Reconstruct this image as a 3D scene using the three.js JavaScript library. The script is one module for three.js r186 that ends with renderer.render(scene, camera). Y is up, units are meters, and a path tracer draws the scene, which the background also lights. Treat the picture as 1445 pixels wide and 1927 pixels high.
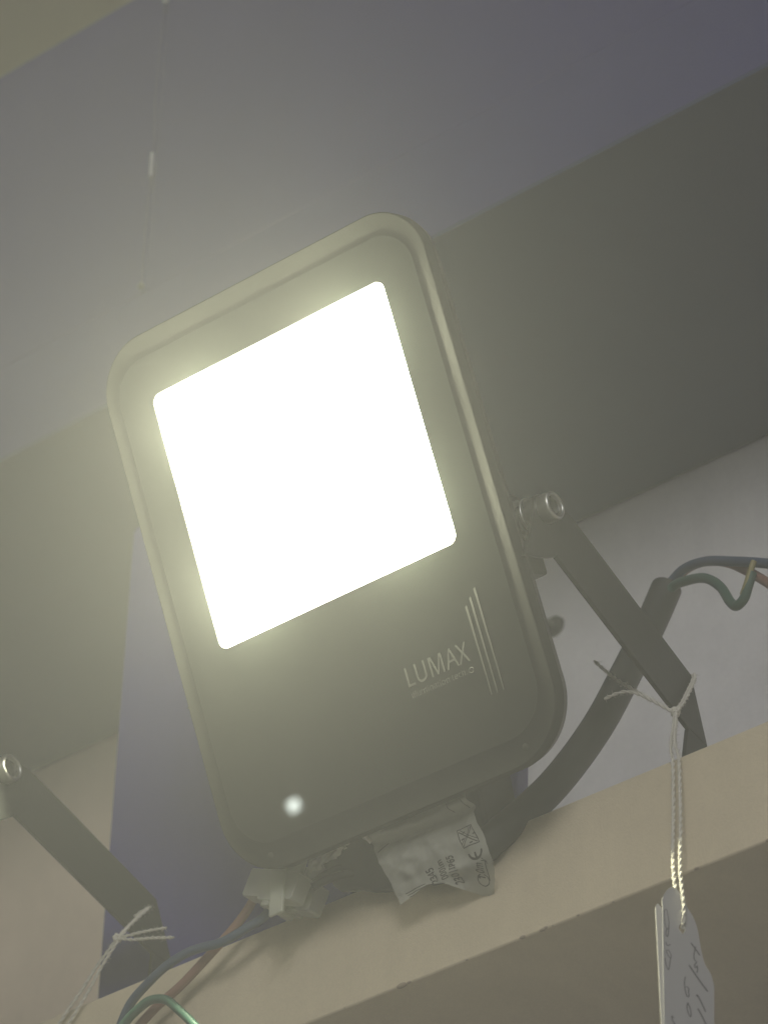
import * as THREE from 'three';
import { mergeGeometries } from 'three/addons/utils/BufferGeometryUtils.js';
import { RoundedBoxGeometry } from 'three/addons/geometries/RoundedBoxGeometry.js';
import { RectAreaLightUniformsLib } from 'three/addons/lights/RectAreaLightUniformsLib.js';
import { FontLoader } from 'three/addons/loaders/FontLoader.js';
import { TextGeometry } from 'three/addons/geometries/TextGeometry.js';
import { createNoise3D } from 'simplex-noise';

// ------------------------------------------------------------------ camera, light, haze
const scene = new THREE.Scene();
const camera = new THREE.PerspectiveCamera(14.0837, 767 / 1024, 0.05, 30);
camera.position.set(0.6956, -0.7874, 0.7662);
camera.up.set(0.366, 0.8015, 0.473);
camera.lookAt(0.6956 - 0.5235, -0.7874 + 0.5975, 0.7662 - 0.6074);
camera.focus = 1.29; camera.userData.fStop = 20;
scene.add(camera);

const renderer = new THREE.WebGLRenderer({ antialias: true });
renderer.setSize(767, 1024);
renderer.toneMapping = THREE.LinearToneMapping;
renderer.toneMappingExposure = 0.9;
renderer.shadowMap.enabled = true;
RectAreaLightUniformsLib.init();

const AMBIENT = [0.04, 0.036, 0.06], LED_NITS = 4, LED_CANDELA = 0.21, HAZE = 0.165, FILL_NITS = 16.5;
scene.background = new THREE.Color().setRGB(...AMBIENT);          // the even light of the shop behind the viewer
scene.fog = new THREE.FogExp2(new THREE.Color().setRGB(0.95, 0.95, 0.93), HAZE);  // thin haze added to carry the halo and veil of lens glare

// ------------------------------------------------------------------ helpers
let seed = 7;
const rnd = () => { seed = (seed * 1664525 + 1013904223) >>> 0; return seed / 4294967296; };
const noise = createNoise3D(rnd);
const mm = (x) => x / 1000, R = THREE.MathUtils.degToRad;
const V3 = (a) => new THREE.Vector3(...a.map(mm));
const used = {};
function numbered(n) { const k = used[n] = (used[n] ?? -1) + 1; return k ? n + '_' + String(k).padStart(3, '0') : n; }
function tag(o, label, category, group, kind) {
  o.userData = { ...o.userData, label, category };
  if (group) o.userData.group = group;
  if (kind) o.userData.kind = kind;
  return o;
}
function thing(name, label, category, pos = [0, 0, 0], group) {
  const o = new THREE.Group(); o.name = numbered(name); o.position.set(...pos); scene.add(o);
  return tag(o, label, category, group);
}
function part(name, geos, mat, parent) {
  const list = [].concat(geos).map((g) => { g = g.index ? g.toNonIndexed() : g; for (const k of Object.keys(g.attributes)) if (!['position', 'normal', 'uv'].includes(k)) g.deleteAttribute(k); return g; });
  const m = new THREE.Mesh(list.length > 1 ? mergeGeometries(list) : list[0], mat);
  m.name = parent === scene ? numbered(name) : name; m.castShadow = m.receiveShadow = true; parent.add(m);
  return m;
}
const box = (x0, x1, y0, y1, z0, z1, r = 0.0006) => new RoundedBoxGeometry(x1 - x0, y1 - y0, z1 - z0, 3, r).translate((x0 + x1) / 2, (y0 + y1) / 2, (z0 + z1) / 2);
function worldUv(g) {                                               // uv in metres by the dominant axis of the normal
  g = g.index ? g.toNonIndexed() : g;
  const p = g.attributes.position, n = g.attributes.normal, uv = [];
  for (let i = 0; i < p.count; i++) {
    const x = Math.abs(n.getX(i)), y = Math.abs(n.getY(i)), z = Math.abs(n.getZ(i));
    if (z >= x && z >= y) uv.push(p.getX(i), p.getY(i)); else if (y >= x) uv.push(p.getX(i), p.getZ(i)); else uv.push(p.getZ(i), p.getY(i));
  }
  g.setAttribute('uv', new THREE.Float32BufferAttribute(uv, 2));
  return g;
}
function rounded(x0, x1, y0, y1, r, rb = r, C = THREE.Shape) {
  const s = new C();
  s.moveTo(x0 + rb, y0); s.lineTo(x1 - rb, y0); s.absarc(x1 - rb, y0 + rb, rb, -Math.PI / 2, 0);
  s.lineTo(x1, y1 - r); s.absarc(x1 - r, y1 - r, r, 0, Math.PI / 2);
  s.lineTo(x0 + r, y1); s.absarc(x0 + r, y1 - r, r, Math.PI / 2, Math.PI);
  s.lineTo(x0, y0 + rb); s.absarc(x0 + rb, y0 + rb, rb, Math.PI, Math.PI * 1.5);
  return s;
}
const extrude = (s, depth, bevel = 0, seg = 24) => new THREE.ExtrudeGeometry(s, { depth: depth - 2 * bevel, bevelEnabled: bevel > 0, bevelSize: bevel, bevelOffset: -bevel, bevelThickness: bevel, bevelSegments: 4, curveSegments: seg }).translate(0, 0, bevel);
const curve = (pts, t = 0.5) => new THREE.CatmullRomCurve3(pts.map(V3), false, 'centripetal', t);
const tube = (c, r, n = 80, k = 14) => new THREE.TubeGeometry(c, n, r, k, false);
function capped(c, r, n = 80, k = 16) {                              // a tube with closed ends
  const out = [tube(c, r, n, k)];
  for (const t of [0, 1]) {
    const d = c.getTangentAt(t), g = new THREE.CircleGeometry(r, k);
    if (!t) d.negate();
    g.applyQuaternion(new THREE.Quaternion().setFromUnitVectors(new THREE.Vector3(0, 0, 1), d)).translate(...c.getPointAt(t).toArray());
    out.push(g);
  }
  return out;
}
function turned(profile, axis = 'x', seg = 40) {                    // profile of [along, radius] in mm, turned about x
  const g = new THREE.LatheGeometry(profile.map(([a, r]) => new THREE.Vector2(Math.max(mm(r), 1e-6), mm(a))), seg);
  return axis === 'x' ? g.rotateZ(-Math.PI / 2) : axis === 'z' ? g.rotateX(Math.PI / 2) : g;
}

// ------------------------------------------------------------------ unseen fill lamp added behind the viewer to brighten the wall
{
  const t = thing('added_panel_lamp', 'unseen square panel lamp added behind the viewer to brighten wall and shelf', 'lamp', [1.4, 0.5, 1.95]);
  const frame = [box(-0.42, 0.42, 0.4, 0.42, -0.03, 0.02, 0.004), box(-0.42, 0.42, -0.42, -0.4, -0.03, 0.02, 0.004), box(-0.42, -0.4, -0.3995, 0.3995, -0.03, 0.02, 0.004), box(0.4, 0.42, -0.3995, 0.3995, -0.03, 0.02, 0.004), box(-0.4, 0.4, -0.4, 0.4, 0.003, 0.018, 0.002)];
  part('lamp_frame', frame, new THREE.MeshStandardMaterial({ color: 0xdddddd, roughness: 0.5 }), t);
  part('lamp_diffuser', box(-0.3995, 0.3995, -0.3995, 0.3995, -0.004, 0.0025, 0.001), new THREE.MeshStandardMaterial({ color: 0xffffff, emissive: new THREE.Color(1, 0.97, 0.92), emissiveIntensity: 2 }), t);
  const l = new THREE.RectAreaLight(new THREE.Color(0.95, 0.94, 1), FILL_NITS, 0.78, 0.78); l.name = 'added_panel_light'; l.position.z = -0.006; t.add(l);
  t.lookAt(new THREE.Vector3(2.85, 1.0, 4.0));                 // its lit face looks at the shelf
}

{
  const t = thing('added_spot_lamp', 'small unseen lamp added to mirror as a bright spot in the dark glass of the floodlight', 'lamp', [-1.0529, -0.4243, 1.4023]);  // unseen lamp added to make the bright spot on the glass
  part('lamp_housing', turned([[-26, 0], [-26, 7], [-22, 9.5], [0, 10.5], [0.6, 10], [0, 9], [-3, 7.6], [-3, 0]], 'z', 28), new THREE.MeshStandardMaterial({ color: 0x8a8a86, roughness: 0.5 }), t);
  const g = extrude(new THREE.Shape([[-6.5, 5], [2.5, 6.5], [6.2, 1.5], [5.5, -6.6], [-1, -4.6], [-6.4, 0.4]].map(([x, y]) => new THREE.Vector2(mm(x * 0.7), mm(y * 0.7)))), 0.001);
  part('lamp_lens', g.translate(0, 0, -0.0028), new THREE.MeshStandardMaterial({ color: 0xffffff, emissive: new THREE.Color(0.9, 1, 0.92), emissiveIntensity: 26 }), t);
  const l = new THREE.RectAreaLight(new THREE.Color(0.9, 1, 0.92), 20, 0.008, 0.008); l.name = 'added_spot_light'; l.rotation.y = Math.PI; l.position.z = -0.0012; t.add(l);
  t.lookAt(-0.0367, -0.0887, -0.045);
}

// ------------------------------------------------------------------ materials
function grain(size, f) {                                            // tiling-free value noise texture
  const d = new Uint8Array(size * size * 4);
  for (let y = 0; y < size; y++) for (let x = 0; x < size; x++) { const v = f(x / size, y / size); d.set([v[0], v[1], v[2], 255].map((k) => Math.max(0, Math.min(255, k))), (y * size + x) * 4); }
  const t = new THREE.DataTexture(d, size, size); t.magFilter = t.minFilter = THREE.LinearFilter; t.wrapS = t.wrapT = THREE.RepeatWrapping; t.needsUpdate = true;
  return t;
}
const ring = (u, v, k, s = 0) => noise(Math.cos(u * 6.2832) * k + s, Math.sin(u * 6.2832) * k, Math.cos(v * 6.2832) * k + 3 * s) * 0.6 + noise(Math.sin(v * 6.2832) * k, Math.cos(u * 6.2832) * k + s, Math.sin(u * 6.2832) * k) * 0.4;
const peel = grain(512, (u, v) => { const a = 128 + 60 * ring(u, v, 9) + 45 * ring(u, v, 22, 4) + 30 * (rnd() - 0.5); return [a, a, a]; });
const blotch = grain(512, (u, v) => { const a = 236 + 6 * ring(u, v, 1.1, 2) + 3 * ring(u, v, 3, 5) + 2 * ring(u, v, 9, 8) + 8 * (rnd() - 0.5); return [a, a, a]; });
blotch.colorSpace = THREE.SRGBColorSpace;
const rep = (t, n) => { const c = t.clone(); c.repeat.set(n, n); c.needsUpdate = true; return c; };
const std = (rgb, roughness, more = {}) => new THREE.MeshStandardMaterial({ color: new THREE.Color().setRGB(...rgb), roughness, ...more });
const phys = (rgb, roughness, more = {}) => new THREE.MeshPhysicalMaterial({ color: new THREE.Color().setRGB(...rgb), roughness, ...more });
const painted = (rgb, rough) => std(rgb, rough, { map: rep(blotch, 4), bumpMap: rep(peel, 22), bumpScale: 0.00012 });
const M = {
  cream: painted([0.66, 0.575, 0.4], 0.5),
  wallCoolTint: painted([0.88, 0.87, 0.81], 0.75),  // same wall as the next; cooler light tint put into the colour
  wallWarmTint: painted([0.9, 0.76, 0.55], 0.75),  // same wall again, warmer light tint put into the colour
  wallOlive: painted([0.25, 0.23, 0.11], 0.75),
  violet: painted([0.05, 0.048, 0.16], 0.6),  // bluish glare over the far background is put into this colour
  violetGlare: painted([0.05, 0.05, 0.16], 0.6),  // upper shelf edge: glare tint put into the colour
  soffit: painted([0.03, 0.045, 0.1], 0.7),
  card: painted([0.05, 0.04, 0.26], 0.65),
  cardB: painted([0.11, 0.1, 0.36], 0.65),
  black: std([0.018, 0.019, 0.017], 0.42, { bumpMap: rep(peel, 14), bumpScale: 0.00006 }),
  blackRim: phys([0.012, 0.0125, 0.0105], 0.85, { bumpMap: rep(peel, 14), bumpScale: 0.00006, specularIntensity: 0.4 }),
  blackPlastic: std([0.02, 0.021, 0.018], 0.5),
  rubber: std([0.02, 0.021, 0.018], 0.55),
  glass: phys([0.006, 0.007, 0.006], 0),
  led: new THREE.MeshStandardMaterial({ color: 0xffffff, roughness: 0.5, emissive: new THREE.Color(1, 0.97, 0.88), emissiveIntensity: 4 }),
  print: std([0.021, 0.021, 0.019], 0.95),
  steel: std([0.5, 0.5, 0.46], 0.36, { metalness: 1 }),
  brass: std([0.26, 0.23, 0.08], 0.5),
  blue: std([0.04, 0.07, 0.12], 0.5),
  brown: std([0.24, 0.12, 0.085], 0.5),
  green: std([0.03, 0.09, 0.062], 0.5),
  yarn: std([0.56, 0.54, 0.46], 0.95),
  nylon: phys([0.14, 0.14, 0.15], 0.3, { transmission: 0.5 }),
  polyamide: phys([0.8, 0.82, 0.72], 0.3, { transmission: 0.72, thickness: 0, side: THREE.DoubleSide }),
  film: phys([0.86, 0.86, 0.72], 0.2, { transmission: 0.6, thickness: 0, side: THREE.DoubleSide, specularIntensity: 1 }),
};

// ------------------------------------------------------------------ the setting: shelf unit
const SHELF = -0.1013, FRONT = -0.08, WALL = -0.25, SOFFIT = 0.1636, FACE = -0.0854;
const struct = (name, g, m) => { const o = part(name, [].concat(g).map(worldUv), m, scene); o.userData.kind = 'structure'; return o; };
struct('back_wall', box(-0.115, 1.1, -1.2, 0.9, WALL - 0.02, WALL, 0.001), M.wallCoolTint);
struct('back_wall', box(-1.5, -0.1155, -1.2, 0.3, WALL - 0.02, WALL - 0.0005, 0.001), M.wallWarmTint);
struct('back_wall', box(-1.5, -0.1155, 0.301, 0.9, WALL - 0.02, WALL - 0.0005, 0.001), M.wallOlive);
tag(scene.children.at(-3), 'back wall on the right between the two shelves, cooler light put into its colour', 'wall', null, 'structure');
tag(scene.children.at(-2), 'back wall on the left behind the smaller bracket, warmer light put into its colour', 'wall', null, 'structure');
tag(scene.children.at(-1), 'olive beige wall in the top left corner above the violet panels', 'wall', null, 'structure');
const lower = part('lower_shelf', worldUv(box(-1.3, 0.9, SHELF - 0.0415, SHELF, WALL + 0.0005, FRONT, 0.0009)), M.cream, scene);
tag(lower, 'cream painted shelf edge running diagonally under the lit floodlight', 'shelf', null, 'structure');
{
  const g = [];                                                      // burrs and paint drips left along the lower arris
  for (let i = 0; i < 46; i++) {
    const x = -0.3 + rnd() * 0.5, s = 0.0003 + rnd() * rnd() * 0.0011;
    g.push(new THREE.IcosahedronGeometry(s, 1).scale(1.6, 0.7, 0.6).translate(x, SHELF - 0.0412 + rnd() * 0.0004, FRONT - 0.0003));
  }
  part('paint_burr', g, std([0.3, 0.24, 0.17], 0.7), lower).userData.kind = 'stuff';
}
const upper = part('upper_shelf', worldUv(box(-1.3, 0.9, SOFFIT, 0.2093, WALL + 0.0005, FACE, 0.0004)), M.violetGlare, scene);
tag(upper, 'upper shelf above the floodlight, violet grey glare tint put into its colour, underside shaded', 'shelf', null, 'structure');
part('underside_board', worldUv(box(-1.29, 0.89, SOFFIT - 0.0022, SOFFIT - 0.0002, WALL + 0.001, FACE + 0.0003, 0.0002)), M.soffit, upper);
const panelA = part('violet_panel', worldUv(box(-0.16105, 0.9, 0.2097, 0.374, FACE - 0.03, FACE - 0.0006, 0.0012)), M.violet, scene);
tag(panelA, 'large violet grey panel on the upper shelf right of the thin vertical joint', 'panel');
const panelB = part('violet_panel', worldUv(box(-1.2, -0.1614, 0.2097, 0.3735, FACE - 0.03, FACE - 0.0004, 0.0012)), M.violet, scene);
tag(panelB, 'violet grey panel on the upper shelf left of the thin vertical joint', 'panel');

// ------------------------------------------------------------------ boxes behind the lamp
function carton(label, x0, x1, top, z0, z1, mat) {
  const t = thing('cardboard_box', label, 'box', [(x0 + x1) / 2, SHELF, (z0 + z1) / 2], 'violet cartons behind the floodlight');
  const w = (x1 - x0) / 2, d = (z1 - z0) / 2, h = top - SHELF;
  part('carton_body', worldUv(box(-w, w, 0, h - 0.001, -d, d, 0.0012)), mat, t);
  part('lid_flap', worldUv(box(-w + 0.0006, w - 0.0006, h - 0.0008, h, 0.0004, d - 0.0005, 0.0003)), mat, t);
  part('lid_flap', worldUv(box(-w + 0.0006, w - 0.0006, h - 0.0008, h, -d + 0.0005, -0.0004, 0.0003)), mat, t);
  return t;
}
carton('tall dark violet carton standing behind the left side of the floodlight', -0.192, -0.078, 0.133, -0.2, -0.12, M.card);
carton('lower thin pale violet carton showing beside the black cable under the floodlight', -0.072, -0.008, 0.028, -0.127, -0.12, M.cardB);

// ------------------------------------------------------------------ floodlight
const font = await new FontLoader().loadAsync('fonts/droid/droid_sans_regular.typeface.json');
const PIV = { y: -0.0263, z: -0.0368 };                             // tilt axis
const PL = { v: -0.0401, n: -0.0209 };                              // the same in the housing's own axes, glass plane at n = 0
function makeFloodlight() {
  const root = thing('floodlight', 'lit square floodlight with black housing tilted forward on the cream shelf', 'floodlight', [0, SHELF, -0.1], 'floodlights standing on the shelf');
  const pivot = [0, PIV.y - SHELF, PIV.z + 0.1];
  // housing: a slim tray that narrows behind its rim
  const loop = (x, y0, y1, r, z) => rounded(-x, x, y0, y1, r, r * 1.15).getPoints(14).map((p) => [p.x, p.y, z]);
  const rings = [loop(0.0662, -0.1158, 0.0648, 0.0185, -0.0048), loop(0.0655, -0.1150, 0.0641, 0.018, -0.0085), loop(0.060, -0.1085, 0.058, 0.016, -0.0125), loop(0.054, -0.1, 0.05, 0.013, -0.026)];
  const pos = [], n = rings[0].length;
  for (let k = 0; k + 1 < rings.length; k++) for (let i = 0; i < n; i++) {
    const a = rings[k][i], b = rings[k][(i + 1) % n], c = rings[k + 1][i], d = rings[k + 1][(i + 1) % n];
    pos.push(...a, ...c, ...b, ...b, ...c, ...d);
  }
  for (let i = 1; i + 1 < n; i++) pos.push(...rings[3][0], ...rings[3][i + 1], ...rings[3][i]);
  const tray = new THREE.BufferGeometry(); tray.setAttribute('position', new THREE.Float32BufferAttribute(pos, 3)); tray.computeVertexNormals();
  tray.setAttribute('uv', new THREE.Float32BufferAttribute(new Float32Array(pos.length / 3 * 2), 2));
  const fins = [];
  for (let i = -6; i <= 6; i++) fins.push(box(i * 0.0075 - 0.0009, i * 0.0075 + 0.0009, -0.07, 0.042, -0.036, -0.025, 0.0005));
  const lower = (g) => (Array.isArray(g) ? g : [g]).map((k) => worldUv(k).translate(0, -PL.v, -PL.n));
  const housing = part('housing', lower([tray, ...fins]), M.black, root);
  housing.position.set(...pivot); housing.rotation.x = R(26.9);
  const rimS = rounded(-0.0665, 0.0665, -0.1162, 0.0651, 0.019, 0.0215);
  rimS.holes.push(rounded(-0.0606, 0.0606, -0.1068, 0.0566, 0.0125, 0.0145, THREE.Path));
  part('rim', lower(extrude(rimS, 0.0052, 0.0005).translate(0, 0, -0.0054)), M.blackRim, housing);
  const glassS = rounded(-0.0612, 0.0612, -0.1074, 0.0572, 0.0128, 0.0148);
  glassS.holes.push(rounded(-0.0482, 0.0482, -0.0438, 0.0438, 0.0032, 0.0032, THREE.Path));
  part('glass', lower(extrude(glassS, 0.0028).translate(0, 0, -0.0028)), M.glass, housing);
  part('led_window', lower(extrude(rounded(-0.048, 0.048, -0.0436, 0.0436, 0.003), 0.002).translate(0, 0, -0.0022)), M.led, housing);
  // lettering on the glass
  const text = (s, h, x0, x1, y) => {
    const g = new TextGeometry(s, { font, size: h, depth: 0.00005, curveSegments: 5 }); g.computeBoundingBox();
    const b = g.boundingBox; return g.translate(-b.min.x, 0, 0).scale((x1 - x0) / (b.max.x - b.min.x), 1, 1).translate(x0, y, 0.00012);
  };
  part('lettering', lower(text('LUMAX', 0.0062, 0.0166, 0.0408, -0.0797)), M.print, housing);
  part('lettering', lower(text('illumination tech.', 0.0019, 0.0168, 0.0385, -0.0833)), M.print, housing);
  part('lettering', lower([new THREE.TorusGeometry(0.0008, 0.00012, 6, 20).translate(0.0401, -0.0826, 0.00012), text('R', 0.0009, 0.0398, 0.0404, -0.0830)]), M.print, housing);
  for (const [x, y0, y1] of [[0.0446, -0.0638, -0.0919], [0.0468, -0.0618, -0.0919], [0.0492, -0.0596, -0.0919]]) {
    const s = new THREE.Shape(); s.moveTo(x - 0.00042, y0); s.lineTo(x + 0.00042, y0 + 0.0005); s.lineTo(x + 0.0003, y1); s.lineTo(x, y1 - 0.0006); s.lineTo(x - 0.0002, y1);
    part('printed_stripe', lower(extrude(s, 0.00005).translate(0, 0, 0.00012)), M.print, housing);
  }
  for (const [x, y] of [[-0.0506, -0.1112], [0.0506, -0.1112]]) part('rim_screw', lower(turned([[0.2, 0], [0.2, 1], [0, 1.3], [-1, 1.3]], 'z', 16).translate(x, y, -0.0003)), M.blackRim, housing);
  // ears that carry the bolts
  for (const s of [-1, 1]) {
    part('ear', lower([turned([[0, 0], [0, 8.4], [0.6, 9], [5.4, 9], [6, 8.4], [6, 0]]).scale(s, 1, 1).translate(s * 0.0528, PL.v, PL.n), box(s < 0 ? -0.0586 : 0.05, s < 0 ? -0.05 : 0.0586, PL.v - 0.017, PL.v + 0.008, PL.n - 0.008, PL.n + 0.012, 0.001)]), M.black, housing);
  }
  // driver box under the housing
  const d = new THREE.Shape([[-47, -104], [-42.5, -124], [-40, -127], [-34, -128.3], [-28, -131.2], [-22, -132.6], [-5, -133.5], [14, -131.5], [19, -126], [21, -104]].map((p) => new THREE.Vector2(mm(p[0]), mm(p[1]))));
  part('driver_box', lower(extrude(d, 0.02, 0.0014).translate(0, 0, -0.0365)), M.blackPlastic, housing);
  return { root, housing, pivot, lower };
}
const { root: lampRoot, housing, pivot, lower: inHousing } = makeFloodlight();

// bracket: two flat arms with turned-down feet and a base strip, all about the tilt axis
const bracketRoot = (() => {
  const yz = (pts) => pts.map(([y, z]) => [mm(y) - PIV.y, mm(z) - PIV.z]);
  const arm = (s) => {
    const outer = yz([[-22.1, -53], [-46.9, -111.8], [-69.5, -119.5]]), inner = yz([[-68, -109.8], [-40.5, -42.8]]);
    const sh = new THREE.Shape();                                   // drawn in (-z, y)
    sh.moveTo(-outer[0][1], outer[0][0]); sh.lineTo(-outer[1][1], outer[1][0]); sh.lineTo(-outer[2][1], outer[2][0]);
    sh.lineTo(-inner[0][1], inner[0][0]); sh.lineTo(-inner[1][1], inner[1][0]);
    sh.bezierCurveTo(0.0045, -0.0152, 0.0025, -0.0165, -0.001, -0.0185); sh.bezierCurveTo(-0.0055, -0.021, -0.0085, -0.0215, -0.0095, -0.0225); sh.bezierCurveTo(-0.0085, -0.017, -0.0065, -0.0115, -0.0056, -0.006); sh.bezierCurveTo(-0.0052, -0.003, -0.0054, 0.001, -0.0045, 0.003);
    sh.bezierCurveTo(-0.002, 0.0062, 0.007, 0.0078, -outer[0][1], outer[0][0]);
    const g = extrude(sh, 0.0016, 0.0003, 20).rotateY(Math.PI / 2);   // (-z, y) plane, thickness along x
    g.translate(s > 0 ? 0.0669 : -0.0685, 0, 0);
    // foot: folded inwards and down to the shelf
    const f = (x, y, z) => [s * x, mm(y) - PIV.y, mm(z) - PIV.z];
    const a = [f(0.0683, -68, -109.8), f(0.0683, -69.5, -119.5), f(0.0655, -101.3, -121), f(0.0655, -101.3, -107.6)], b = a.map(([x, y, z]) => [x - s * 0.0015, y, z]);
    const q = (p, r, t, u) => [...p, ...r, ...t, ...p, ...t, ...u], pos = [q(a[0], a[3], a[2], a[1]), q(b[0], b[1], b[2], b[3]), q(a[0], b[0], b[3], a[3]), q(a[1], a[2], b[2], b[1]), q(a[3], b[3], b[2], a[2])].flat();
    const foot = new THREE.BufferGeometry(); foot.setAttribute('position', new THREE.Float32BufferAttribute(pos, 3)); foot.computeVertexNormals();
    foot.setAttribute('uv', new THREE.Float32BufferAttribute(new Float32Array(pos.length / 3 * 2), 2));
    return { g, foot };
  };
  const r = arm(1), l = arm(-1);
  const base = box(-0.0655, 0.0655, SHELF - PIV.y, SHELF - PIV.y + 0.0024, mm(-121) - PIV.z, mm(-107.6) - PIV.z, 0.0006);
  const b = part('bracket', [worldUv(base)], M.black, lampRoot);
  b.position.set(...pivot);
  for (const k of [r, l]) { part('arm', worldUv(k.g), M.black, b); part('foot', k.foot, M.black, b); }
  for (const s of [1, -1]) {                                        // washers, black boss, hollow socket head
    const put = (g) => g.scale(s, 1, 1);
    part('washer', put(turned([[59.0, 2], [59.0, 6.2], [59.3, 6.5], [60.0, 6.5], [60.3, 6.2], [60.3, 2]])), M.steel, b);
    part('washer', put(turned([[62.4, 2], [62.4, 5.6], [62.7, 5.9], [63.3, 5.9], [63.6, 5.6], [63.6, 2]])), M.steel, b);
    part('boss', put(turned([[58.8, 0], [58.8, 4.4], [62.0, 4.6], [63.6, 5.1], [65.8, 5.1], [68.4, 4.8], [68.4, 0]])), M.black, b);
    const bolt = part('bolt', put(turned([[68, 0], [68, 4.3], [68.6, 4.7], [72.2, 4.7], [72.8, 4.3], [72.8, 3.7], [72.3, 3.5], [69.6, 3.4], [69.6, 0]], 'x', 48)), M.steel, b);
    part('hex_socket', put(turned([[69.7, 0], [69.7, 3.4], [71.6, 3.3], [71.6, 3.2], [70, 3.1], [70, 0]], 'x', 6)), M.black, bolt);
  }
  return b;
})();

// the silver rating label that hangs off the driver box
function ratingTexture() {
  const c = document.createElement('canvas'), S = 22; c.width = 50 * S; c.height = 40 * S;
  const x = c.getContext('2d'), X = (v) => (v + 24) * S, Y = (v) => (-108 - v) * S;
  x.fillStyle = '#cacabc'; x.fillRect(0, 0, c.width, c.height);
  for (let i = 0; i < 5000; i++) { x.fillStyle = `rgba(${rnd() > 0.5 ? '235,235,225' : '120,120,110'},${0.05 * rnd()})`; x.fillRect(rnd() * c.width, rnd() * c.height, 2 + 30 * rnd(), 1 + 2 * rnd()); }
  x.strokeStyle = x.fillStyle = '#070806'; x.lineCap = x.lineJoin = 'round';
  const word = (s, a, b, px) => {                                    // written from a to b
    x.save(); x.translate(X(a[0]), Y(a[1])); x.rotate(Math.atan2(Y(b[1]) - Y(a[1]), X(b[0]) - X(a[0])));
    x.font = 'bold ' + px * 1.12 * S + 'px sans-serif'; const w = x.measureText(s).width; x.scale(Math.hypot(X(b[0]) - X(a[0]), Y(b[1]) - Y(a[1])) / w, 1); x.fillText(s, 0, 0); x.restore();
  };
  word('2345', [1.5, -137.2], [0.7, -132.2], 3.1); word('000lm', [5.8, -137.4], [5.3, -131.1], 3.1); word('230|IP65', [8.9, -140.3], [9.6, -131.3], 3.1);
  const line = (pts, w) => { x.lineWidth = w * S; x.beginPath(); pts.forEach(([a, b], i) => (i ? x.lineTo(X(a), Y(b)) : x.moveTo(X(a), Y(b)))); x.stroke(); };
  line([[13, -124.8], [19.2, -124.9], [20, -130.7], [14.2, -130.8], [13, -124.8]], 0.28);
  line([[13.6, -125.6], [16.4, -127.8], [19.4, -130.2]], 0.32); line([[18.8, -125.4], [16.6, -127.8], [14.6, -130.3]], 0.32); line([[14.2, -125.2], [16.8, -127.4], [19.8, -129.4]], 0.22); line([[18.2, -125.2], [16.2, -127.6], [14.2, -129.4]], 0.22);
  for (const [a, b] of [[15, -126.2], [18.8, -127.6], [14.4, -128.2], [17.2, -130]]) line([[a, b], [a + 0.7, b + 0.1]], 0.4);
  x.lineWidth = 0.75 * S;                                            // the two letters of the conformity mark, on their sides
  x.beginPath(); x.arc(X(17.6), Y(-132.6), 2.6 * S, 0.25, Math.PI - 0.25); x.stroke(); line([[17.6, -135], [17.5, -133.4]], 0.7);
  word('1.0m', [15.6, -141.6], [18.5, -137], 3.0);
  x.lineWidth = 0.3 * S; x.save(); x.translate(X(15.9), Y(-140)); x.rotate(-0.98); x.beginPath(); x.ellipse(-1.6 * S, 0, 1.9 * S, 1.7 * S, 0, 0.5, 5.6); x.stroke(); x.restore();
  line([[16.8, -142], [19.6, -136.8]], 0.28); line([[18.6, -136.2], [19.7, -136.6], [20, -137.6]], 0.28); line([[19.2, -135.6], [20.2, -137]], 0.28);
  for (let k = 0; k < 3; k++) line([[-11.4 + k * 0.6, -136.9 - k * 0.75], [-3.2 + k * 0.6, -136.4 - k * 0.72]], 0.24);
  line([[-8.6, -139.3], [-8.2, -139.2]], 0.4);
  line([[-17, -121.5], [-13.4, -119.9]], 0.2); line([[13.2, -116.4], [13.8, -119]], 0.25); line([[18.6, -116.6], [19, -119.4]], 0.25);
  const t = new THREE.CanvasTexture(c); t.colorSpace = THREE.SRGBColorSpace; return t;
}
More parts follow.
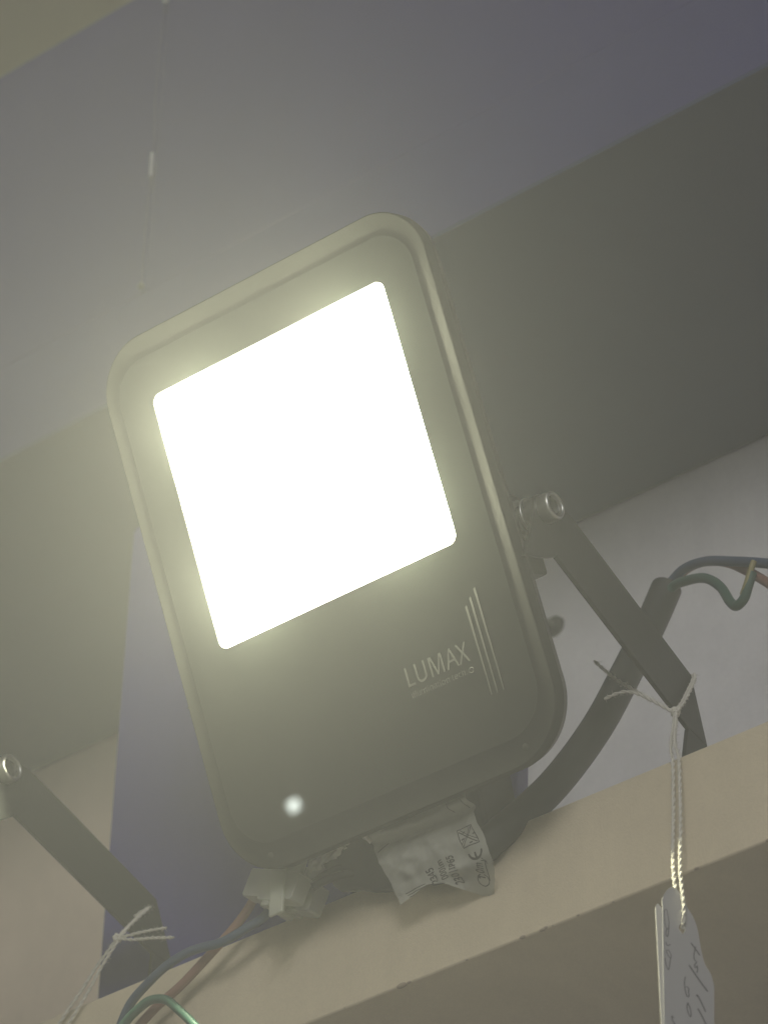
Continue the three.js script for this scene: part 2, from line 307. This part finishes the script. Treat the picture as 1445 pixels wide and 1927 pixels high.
{
  // outline as a warped grid: across u, down v; crease under the rim, curled left corner, tab folded back at the right
  const NU = 64, NV = 40, pos = [], uv = [], idx = [];
  const lerpPts = (pts, u) => { for (let i = 0; i + 1 < pts.length; i++) if (u <= pts[i + 1][0]) { const t = (u - pts[i][0]) / (pts[i + 1][0] - pts[i][0]); return [pts[i][1] + t * (pts[i + 1][1] - pts[i][1]), pts[i][2] + t * (pts[i + 1][2] - pts[i][2])]; } return pts.at(-1).slice(1); };
  const top = [[0, -19.6, -113.2], [0.3, -6, -112.5], [1, 20.2, -113.5]];
  const bottom = [[0, -14.2, -139.6], [0.04, -12.6, -139.2], [0.3, -2.3, -136.8], [0.46, 3.7, -138.4], [0.68, 11, -145], [0.76, 14.2, -146.2], [0.8, 15.8, -145.8], [0.94, 22.4, -137.8], [0.97, 23, -136.2], [1, 22.9, -134.8]];
  for (let j = 0; j <= NV; j++) for (let i = 0; i <= NU; i++) {
    const u = i / NU, v = j / NV, a = lerpPts(top, u), b = lerpPts(bottom, u), x = a[0] + (b[0] - a[0]) * v, y = a[1] + (b[1] - a[1]) * v;
    const crease = -119 - 1.3 * Math.sin((x + 18) / 12) - 0.03 * x;
    let z = -8.6 - 2.2 * Math.exp(-(((y - crease) / 1.4) ** 2)) + 1.5 * Math.exp(-(((y - crease - 2.6) / 1.5) ** 2));
    z += 1.1 * Math.exp(-(((x + 5) / 7.5) ** 2) - (((y + 127.5) / 5) ** 2));                                    // the round bulge of a wire behind it
    z += 0.8 * noise(x * 0.12, y * 0.16, 3) + 0.13 * (1 - 2 * Math.abs(noise(x * 0.22, y * 0.3, 9))) + 0.1 * noise(x * 0.5, y * 0.5, 9);
    const fold = (-0.62 * (x - 5)) - (y + 138.8) - 2.5 * 0;                                                      // lower right corner bent back
    const tab = Math.max(0, -(y + 136.2) + 0.35 * (9 - x) * 0 - 0.0) * Math.min(1, Math.max(0, (x - 4) / 4));
    z -= 0.75 * tab + 0 * fold;
    z += 2.6 * Math.max(0, 1 - u / 0.035) * Math.max(0, 1 - v / 0.34);                                           // curled upper left edge
    pos.push(mm(x), mm(y), mm(z)); uv.push((x + 24) / 50, (y + 148) / 40);
    if (i < NU && j < NV) { const p = j * (NU + 1) + i, q = p + NU + 1; idx.push(p, q, p + 1, p + 1, q, q + 1); }
  }
  const g = new THREE.BufferGeometry(); g.setAttribute('position', new THREE.Float32BufferAttribute(pos, 3)); g.setAttribute('uv', new THREE.Float32BufferAttribute(uv, 2)); g.setIndex(idx); g.computeVertexNormals();
  const m = phys([1, 1, 1], 0.22, { map: ratingTexture(), transmission: 0.55, thickness: 0, side: THREE.DoubleSide });
  const label = part('rating_label', g.translate(0, -PL.v, -PL.n), m, housing);
  label.userData.label = 'silver rating label hanging loose below the rim';
  // a torn scrap of clear wrapping film beside it
  const fp = [], fi = [], FU = 36, FV = 14;
  for (let j = 0; j <= FV; j++) for (let i = 0; i <= FU; i++) {
    const u = i / FU, v = j / FV, x = -45.5 + 20.5 * u - 1.2 * v, low = 8.6 - 4.2 * u + 1.1 * noise(u * 5, 2, 1), y = -111.2 + 0.6 * u - low * v;
    fp.push(mm(x), mm(y), mm(-12.2 + 1.3 * noise(u * 3.2, v * 2.2, 5) + 1.1 * noise(u * 9, v * 5, 8) + 1.8 * v * v * (0.4 + 0.6 * Math.sin(u * 9)) + 2 * Math.max(0, u - 0.86) * 6 * v));
    if (i < FU && j < FV) { const p = j * (FU + 1) + i, q = p + FU + 1; fi.push(p, q, p + 1, p + 1, q, q + 1); }
  }
  const fg = new THREE.BufferGeometry(); fg.setAttribute('position', new THREE.Float32BufferAttribute(fp, 3)); fg.setIndex(fi); fg.computeVertexNormals();
  fg.setAttribute('uv', new THREE.Float32BufferAttribute(new Float32Array(fp.length / 3 * 2), 2));
  part('film_scrap', fg.translate(0, -PL.v, -PL.n), M.film, housing);
  const cl = curve([[-19.8, -111.2, -6.2], [-18.9, -113.6, -5.6], [-17.4, -118.2, -7.2]]);
  part('label_curl', tube(cl, 0.0006, 20, 8).translate(0, -PL.v, -PL.n), M.yarn, housing);
}

// the second floodlight of the row is a copy, turned up so that only its bolt and arm reach into view
{
  const copy = lampRoot.clone(); copy.name = numbered('floodlight'); scene.add(copy);
  copy.position.set(-0.2242, SHELF, -0.0953);
  copy.userData = { label: 'second floodlight at the left edge, showing one bracket arm and bolt', category: 'floodlight', group: 'floodlights standing on the shelf' };
  copy.remove(copy.children.find((c) => c.name === 'power_cable'));
  for (const c of copy.children) { c.position.y -= 0.009; c.rotation.x = c.name === 'bracket' ? R(6.3) : R(10); }
  const unlit = std([0.6, 0.58, 0.45], 0.4);
  copy.traverse((o) => { if (o.name === 'led_window') o.material = unlit; });
}

// the light of the lit one, just in front of its window
{
  const l = new THREE.RectAreaLight(new THREE.Color().setRGB(1, 0.98, 0.72), LED_NITS, 0.096, 0.0872);
  l.name = 'led_light'; l.position.set(0, -PL.v, -PL.n + 0.0012); l.rotation.y = Math.PI;
  housing.add(l);
  for (const [x, y] of [[-0.03, -0.027], [0.03, -0.027], [0.03, 0.027], [-0.03, 0.027]]) {               // point lights added to widen the halo round the window
    const p = new THREE.PointLight(new THREE.Color().setRGB(1, 0.985, 0.7), LED_CANDELA);
    p.name = 'led_halo_light'; p.position.set(x, y - PL.v, -PL.n + 0.0028); p.shadow.radius = 0.08; p.castShadow = true; housing.add(p);
  }
}

// its supply cable with three bared cores, off to the right
{
  const c = curve([[-6, -108, -76], [4.5, -110.3, -75.5], [11.8, -109.3, -75.5], [19.1, -105.8, -76], [25.3, -96.7, -82], [29, -82.8, -92], [32, -53.5, -110], [33, -22.6, -126], [36, 3.8, -137], [38.6, 16.2, -140.6]]);
  const cab = part('power_cable', capped(c, 0.0052, 160, 24).map((g) => g.translate(0, -SHELF, 0.1)), M.rubber, lampRoot);
  const core = (pts, r, m, name = 'wire') => part(name, capped(curve(pts), r, 90, 14).map((g) => g.translate(0, -SHELF, 0.1)), m, cab);
  return_core(core);
}
function return_core(core) {
  core([[37.4, 9, -138], [40, 15.8, -139.6], [43, 18, -139.4], [47.5, 18.4, -138], [57.3, 15.4, -135], [73.4, 5.6, -130], [91, -6.6, -124], [106, -18.7, -118], [120, -30, -112]], 0.00165, M.blue);
  core([[37, 9, -140], [40, 17.6, -142], [45.4, 21, -141.6], [55.5, 18.8, -139], [66.1, 11.9, -136], [76.1, 2.2, -132], [89.3, -12.5, -126], [104.1, -31.1, -120]], 0.0016, M.brown);
  core([[38, 9, -137.4], [43.1, 13.4, -138], [50, 11.6, -136], [59.6, 6.7, -133], [67.9, -2.3, -130], [73.1, -11.8, -128], [76, -14.9, -127], [79.6, -14.2, -126], [82, -11, -125], [84.2, -6.6, -124.4]], 0.00165, M.green);
  core([[79.6, -13.2, -125.2], [81.8, -10.9, -124.2], [84.1, -6.6, -123.6], [85.6, -3.4, -123.6]], 0.001, M.brass, 'yellow_stripe');
}

// ------------------------------------------------------------------ terminal block and the wires of the next lamp
{
  const t = thing('terminal_block', 'translucent white terminal block hanging below the lower left corner of the floodlight', 'connector', [mm(-60), mm(-100), mm(-66)]);
  const pole = new THREE.Shape([[-11.4, -4.2], [-10.8, -5], [-4, -5], [-3.6, -5.8], [3.4, -5.8], [3.8, -5], [10.8, -5], [11.4, -4.2], [11.4, 3.8], [10.8, 4.6], [-10.8, 4.6], [-11.4, 3.8]].map(([x, y]) => new THREE.Vector2(mm(x), mm(y))));
  const tilt = R(-24), put = (g) => g.rotateZ(tilt);
  for (const z of [-1.8, -10.2]) {
    part('block_body', put(extrude(pole, 0.0062, 0.0003).translate(0, 0, mm(z))), M.polyamide, t);
    for (const u of [-4.7, 4.9]) {
      part('screw_tower', put(turned([[0, 2], [0, 3.1], [7.6, 2.9], [8, 2.6], [8, 1.9], [5.4, 1.9], [5.4, 0]], 'y', 24).translate(mm(u), mm(4.2), mm(z + 3.1))), M.polyamide, t);
      part('terminal_screw', put(turned([[0, 0], [0, 1.7], [1.2, 1.7], [1.4, 1.3], [1.4, 0]], 'y', 16).translate(mm(u), mm(9.7), mm(z + 3.1))), M.steel, t);
    }
  }
  part('partition', box(0.001, 0.0066, -0.0135, 0.0062, 0.0048, 0.006, 0.0004), M.polyamide, t);
  part('web', put(box(-0.0016, 0.0016, -0.0075, 0.0105, -0.0085, 0.004, 0.0005)), M.polyamide, t);
  part('clamp', put(box(-0.008, 0.008, -0.002, 0.002, -0.0088, -0.0054, 0.0006)), M.steel, t);
  part('clamp', put(box(-0.008, 0.008, -0.002, 0.002, -0.0002, 0.003, 0.0006)), M.steel, t);
  part('lead', capped(curve([[14, -3, 0], [19, -0.2, -2], [25, 2, -5], [34, 3, -9]]), 0.0014, 30, 10), M.rubber, t);
  part('lead', capped(curve([[14.5, -5.4, 1], [19, -3.2, -1], [26, -1.6, -5], [34, -2, -9]]), 0.0014, 30, 10), M.rubber, t);
  const w = thing('wire_bundle', 'brown, blue and green wires curving down left from the terminal block', 'wires', [mm(-90), mm(-115), mm(-65)]);
  const W = (pts, m) => part('wire', capped(curve(pts.map(([x, y, z]) => [x + 90, y + 115, z + 65])), 0.0015, 100, 14), m, w);
  W([[-76.3, -92.0, -73.0], [-79.5, -96.6, -73.0], [-83.9, -101.4, -72.5], [-88.7, -104.7, -72.5], [-96.9, -109.1, -73.0], [-107.9, -115.0, -73.5], [-119.2, -119.2, -74.0], [-130.4, -126.3, -74.5], [-138.4, -133.4, -75.5]], M.brown);
  W([[-67.8, -101.4, -71.0], [-70.8, -104.7, -70.5], [-75.8, -106.5, -69.5], [-85.6, -108.9, -68.5], [-99.3, -108.3, -67.5], [-109.2, -110.1, -67.5], [-117.4, -112.7, -68.5], [-126.9, -116.4, -70.5], [-132.9, -122.3, -72.5], [-138.4, -131.4, -74.5]], M.blue);
  W([[-136.4, -132.4, -71.5], [-129.4, -124.3, -70.0], [-122.3, -121.0, -69.0], [-115.8, -119.8, -68.5], [-109.7, -121.6, -69.0], [-105.1, -126.1, -69.5], [-98.7, -133.4, -70.5], [-92.0, -142.5, -71.5]], M.green);
}

// ------------------------------------------------------------------ yarn ties and the price tag
function yarn(c, r, turns, n) {                                      // two plies twisted about a curve
  const F = c.computeFrenetFrames(n, false), out = [];
  for (const ph of [0, Math.PI]) {
    const pts = [];
    for (let i = 0; i <= n; i++) { const a = ph + turns * 2 * Math.PI * i / n; pts.push(c.getPointAt(i / n).addScaledVector(F.normals[i], Math.cos(a) * r * 0.52).addScaledVector(F.binormals[i], Math.sin(a) * r * 0.52)); }
    out.push(new THREE.TubeGeometry(new THREE.CatmullRomCurve3(pts), n * 2, r * 0.62, 7));
  }
  return out;
}
function fuzz(c, r, count) {                                         // loose fibres standing off the yarn
  const out = [];
  for (let i = 0; i < count; i++) {
    const p = c.getPointAt(rnd()), d = new THREE.Vector3(rnd() - 0.5, rnd() - 0.5, rnd() - 0.5).normalize(), l = r * (1.2 + 2.2 * rnd());
    const g = new THREE.CylinderGeometry(0.00003, 0.00006, l, 3, 1, true).translate(0, l / 2, 0).applyQuaternion(new THREE.Quaternion().setFromUnitVectors(new THREE.Vector3(0, 1, 0), d));
    out.push(g.translate(p.x, p.y, p.z));
  }
  return out;
}
function string(name, pts, parent, o, r = 0.00052) {
  const c = curve(pts.map((p) => p.map((v, i) => v - o[i]))), len = c.getLength(), m = part(name, yarn(c, r, len / 0.0052, Math.max(24, Math.round(len / 0.0005))), M.yarn, parent);
  const f = part('fibre', fuzz(c, r, Math.round(len / 0.00022)), M.yarn, m); f.userData.kind = 'stuff';
  return m;
}
const lump = (r, s) => { const g = new THREE.IcosahedronGeometry(mm(r), 4), p = g.attributes.position; for (let i = 0; i < p.count; i++) { const k = 1 + 0.28 * noise(p.getX(i) * 900 + s, p.getY(i) * 900, p.getZ(i) * 900); p.setXYZ(i, p.getX(i) * k, p.getY(i) * k, p.getZ(i) * k); } g.computeVertexNormals(); return g; };
{
  const o = [93.1, -168, -70], t = thing('price_tag', 'white handwritten price tag on cotton string tied to the right bracket arm', 'tag', o.map(mm));
  const S = (pts, n = 'string') => string(n, pts, t, o);
  S([[72.2, -69.6, -98.2], [71.6, -64.2, -102.6], [71, -57.8, -106.6], [70.4, -49.4, -111], [68.4, -46, -113], [65, -47, -113.4]], 'loop');
  S([[70.6, -69.9, -98.4], [70.2, -63.8, -103], [69.6, -57, -107.2], [69, -49, -111.6], [66.8, -46.2, -113.4], [63, -47.6, -113.6]], 'loop');
  S([[72, -69.8, -97.6], [74.6, -77.6, -93.4], [77.4, -86.2, -88.4], [82.6, -97.4, -80.6], [85.6, -103.9, -77.2], [86.2, -124, -76.2], [87.6, -140, -73.6], [89.6, -152, -71.6], [90.8, -158, -71.4]]);
  S([[72.8, -70, -97.4], [75.8, -77.6, -93], [79, -86, -87.8], [84.8, -97.2, -80], [88.2, -103.9, -76.6], [90.6, -130, -73.6], [92, -148, -71], [94.6, -162, -68.8], [94.5, -166, -68.8], [93, -168.4, -70.2]]);
  S([[72, -69.8, -98], [67.4, -66, -95.6], [59.8, -58.9, -93.6], [52.3, -51.4, -92.6], [45.1, -42.4, -92.4]], 'string_end');
  S([[71.6, -70, -97.4], [66, -65, -94.4], [60.2, -60.6, -92.4], [56.9, -59.8, -91], [50.8, -60.4, -89.8]], 'string_end');
  part('knot', lump(1.6, 3).translate(mm(72.1 - o[0]), mm(-69.9 - o[1]), mm(-97.8 - o[2])), M.yarn, t);
  // two cards
  const front = [[-5.8, 6.5], [-5.8, 8.9], [-4.3, 12], [-2.6, 13.1], [-1.1, 12.3], [0.3, 9.9], [1.7, 6.9], [3.1, 4.6], [4.5, 0.7], [5.5, -6.2], [6.5, -10.8], [8.3, -14.2], [9.2, -17.9], [8.8, -34.4], [8.5, -52], [-5.7, -52], [-6, -36.7]];
  const back = [[-7.6, 6.2], [-6.9, 7.6], [-6.1, 6.7], [-3.3, 3.9], [1.1, -2.5], [1.8, -52], [-5.8, -52], [-6.3, -36.7]];
  const c = document.createElement('canvas'), K = 40; c.width = 24 * K; c.height = 50 * K;
  const x = c.getContext('2d'), X = (v) => (v + 10) * K, Y = (v) => (16 - v) * K;
  x.fillStyle = '#93928f'; x.fillRect(0, 0, c.width, c.height);
  for (let i = 0; i < 9000; i++) { x.fillStyle = `rgba(${rnd() > 0.5 ? '245,245,242' : '150,148,140'},${0.06 * rnd()})`; x.fillRect(rnd() * c.width, rnd() * c.height, 1 + 8 * rnd(), 1 + 8 * rnd()); }
  x.strokeStyle = '#16171a'; x.lineCap = x.lineJoin = 'round';
  const INK = [
    [0.36, [[2.6, -4.8], [3.9, -6.6], [5, -8.3]]], [0.28, [[3.9, -5.8], [2.9, -9.5], [4.3, -10.9], [3.5, -11.5], [3.4, -12.7], [4, -12.8], [4.2, -11.6], [4.4, -13.5], [4, -14.3]]],
    [0.4, [[1.9, -12.3], [4.3, -16.1], [7.1, -19.9]]], [0.36, [[3.9, -22], [3.9, -20.9], [6.4, -26.6]]], [0.38, [[4.2, -26.4], [4, -25.6], [7.1, -32.1]]],
    [0.2, [[-4.4, 3.9], [-4.3, 5.1], [-5.1, 5.4], [-5.4, 4.4], [-5.2, 1.1], [-4.9, -1.1], [-4, -1.3], [-3.9, 1.4], [-4.3, 3.9]]], [0.26, [[-4, 0], [-4.2, -3.7], [-4.9, -3.7], [-5, -2.1], [-4.5, -1]]],
    [0.26, [[-5, -5.6], [-4.8, -7], [-3.7, -6.3]]], [0.24, [[-4.9, -8.4], [-4.6, -9.8], [-3.7, -10.9], [-3.4, -10.2], [-3.7, -9], [-4.4, -8], [-4.9, -8.4]]],
    [0.24, [[-3.7, -10.9], [-4.1, -14.2], [-4.5, -14.9], [-5.1, -13.1], [-5.3, -11.2]]], [0.09, [[-5.3, -11.2], [-5.6, -4.8], [-5.65, -2.2]]],
    [0.26, [[0.6, -16.3], [0.2, -18.3], [0.5, -20.8], [1, -22.8], [1.7, -22.5], [1.4, -21.1], [1.7, -19.7], [0.8, -19.5]]], [0.28, [[1.2, -24.7], [0.8, -25.9], [1.2, -28], [2, -29.3], [2.2, -28.2], [1.8, -26], [1.2, -24.7]]],
    [0.28, [[-3.1, -30.3], [-3.6, -29.3], [-3.7, -30.7], [-2.5, -32.7]]],
  ];
  for (const [w, pts] of INK) {
    x.lineWidth = w * K; x.beginPath(); x.moveTo(X(pts[0][0]), Y(pts[0][1]));
    for (let i = 1; i < pts.length; i++) { const m = i + 1 < pts.length ? [(pts[i][0] + pts[i + 1][0]) / 2, (pts[i][1] + pts[i + 1][1]) / 2] : pts[i]; x.quadraticCurveTo(X(pts[i][0]), Y(pts[i][1]), X(m[0]), Y(m[1])); }
    x.stroke();
  }
  const ink = new THREE.CanvasTexture(c); ink.colorSpace = THREE.SRGBColorSpace;
  const card = (pts, z, m, name, hole) => {
    const s = new THREE.Shape(); s.moveTo(mm(pts[0][0]), mm(pts[0][1])); s.splineThru(pts.slice(1, -4).map((p) => new THREE.Vector2(mm(p[0]), mm(p[1])))); for (const p of pts.slice(-4)) s.lineTo(mm(p[0]), mm(p[1])); s.closePath();
    if (hole) { const h = new THREE.Path(); h.absellipse(mm(-0.1), mm(-0.4), 0.0009, 0.0016, 0, Math.PI * 2); s.holes.push(h); }
    const g = extrude(s, 0.00035, 0, 16), p = g.attributes.position, uv = [];
    for (let i = 0; i < p.count; i++) { uv.push((p.getX(i) * 1000 + 10) / 24, (p.getY(i) * 1000 + 34) / 50); p.setZ(i, p.getZ(i) + z); }
    g.setAttribute('uv', new THREE.Float32BufferAttribute(uv, 2));
    const k = part(name, g, m, t); k.rotation.y = Math.atan2(0.8, 0.6);   // the cards hang turned to the right
    return k;
  };
  card(front, -0.0005, std([1, 1, 1], 0.8, { map: ink }), 'card', true);
  card(back, -0.0016, std([0.42, 0.41, 0.37], 0.8), 'card', false);
}
{
  const o = [-144, -64, -88], t = thing('tag_string', 'white cotton string knotted round the left bracket arm with two short ends', 'string', o.map(mm));
  const S = (pts, n = 'string') => string(n, pts, t, o, 0.0005);
  // points are along the left arm (outer face at x about -147.5)
  return_left(S, t, o);
}
function return_left(S, t, o) {
  const k = [-141.5, -83.4, -77];
  S([k, [-141, -78, -80.5], [-140.5, -71, -85.6], [-141.2, -65.8, -90], [-144, -64.6, -91.4], [-148, -66, -91]], 'loop');
  S([[k[0] + 1.2, k[1] - 0.5, k[2]], [-139.8, -78.6, -80], [-139.2, -72, -84.8], [-139.4, -66.6, -89.2], [-142, -65.2, -91.6], [-147, -66, -91.6]], 'loop');
  S([k, [-134, -84.4, -77.2], [-127, -85.4, -77.6], [-120.2, -86.8, -77.8]], 'string_end');
  S([k, [-135, -86.4, -76.8], [-126, -89, -77], [-116.4, -92, -77.4]], 'string_end');
  S([k, [-150, -90.5, -77.4], [-157, -97, -78], [-164, -103.6, -78.2], [-176, -117, -77.8], [-190, -134, -77]]);
  S([[k[0] + 0.6, k[1] - 1, k[2]], [-147.4, -91.6, -77], [-153.6, -98.6, -77.8], [-159.6, -105.4, -78], [-171, -119.4, -77.4], [-184, -136, -76.6]]);
  part('knot', lump(1.5, 5).translate(mm(k[0] - o[0]), mm(k[1] - o[1]), mm(k[2] - o[2])), M.yarn, t);
}

// ------------------------------------------------------------------ small things on the boards behind
{
  const t = thing('hanging_thread', 'thin clear thread hanging down the violet panel joint at upper left', 'thread', [mm(-160), mm(211), mm(-82.5)]);
  const P = (pts) => curve(pts.map(([x, y, z]) => [x + 160, y - 211, z + 82.5]));
  part('strand', tube(P([[-158.6, 420, -83], [-159.4, 360, -83], [-160.2, 310, -82.6], [-158.6, 280, -82.2], [-158.8, 266, -82.2], [-160.2, 236, -82.8], [-160.4, 211, -83.4]]), 0.00012, 120, 8), M.nylon, t);
  part('glint_sleeve', capped(P([[-159, 276, -82.1], [-158.9, 264, -82.1]]), 0.0007, 20, 10), std([0.4, 0.4, 0.4], 0.5), t);  // glint put in as a pale sleeve on the thread
  part('glint_sleeve', capped(P([[-160, 357.5, -83], [-158.2, 358.4, -82.6]]), 0.0011, 8, 10), std([0.4, 0.4, 0.4], 0.5), t);  // second glint, also put in as a pale sleeve
  part('end_knot', lump(1.3, 8).translate(mm(-0.4), mm(0), mm(-0.6)), M.nylon, t);
}
{
  const t = thing('wall_hook', 'small dark hook on the back wall right of the floodlight', 'hook', [mm(-93), mm(118), WALL]);
  part('hook_plate', turned([[0, 0], [0, 4.5], [1.4, 4.2], [1.8, 0]], 'z', 20), std([0.03, 0.03, 0.027], 0.6), t);
  part('hook_wire', capped(curve([[0, 0, 1], [1, -2, 9], [4, -16, 12], [6, -26, 9], [6.4, -28, 5]]), 0.0009, 40, 8), std([0.16, 0.16, 0.145], 0.6), t);
}

renderer.render(scene, camera);
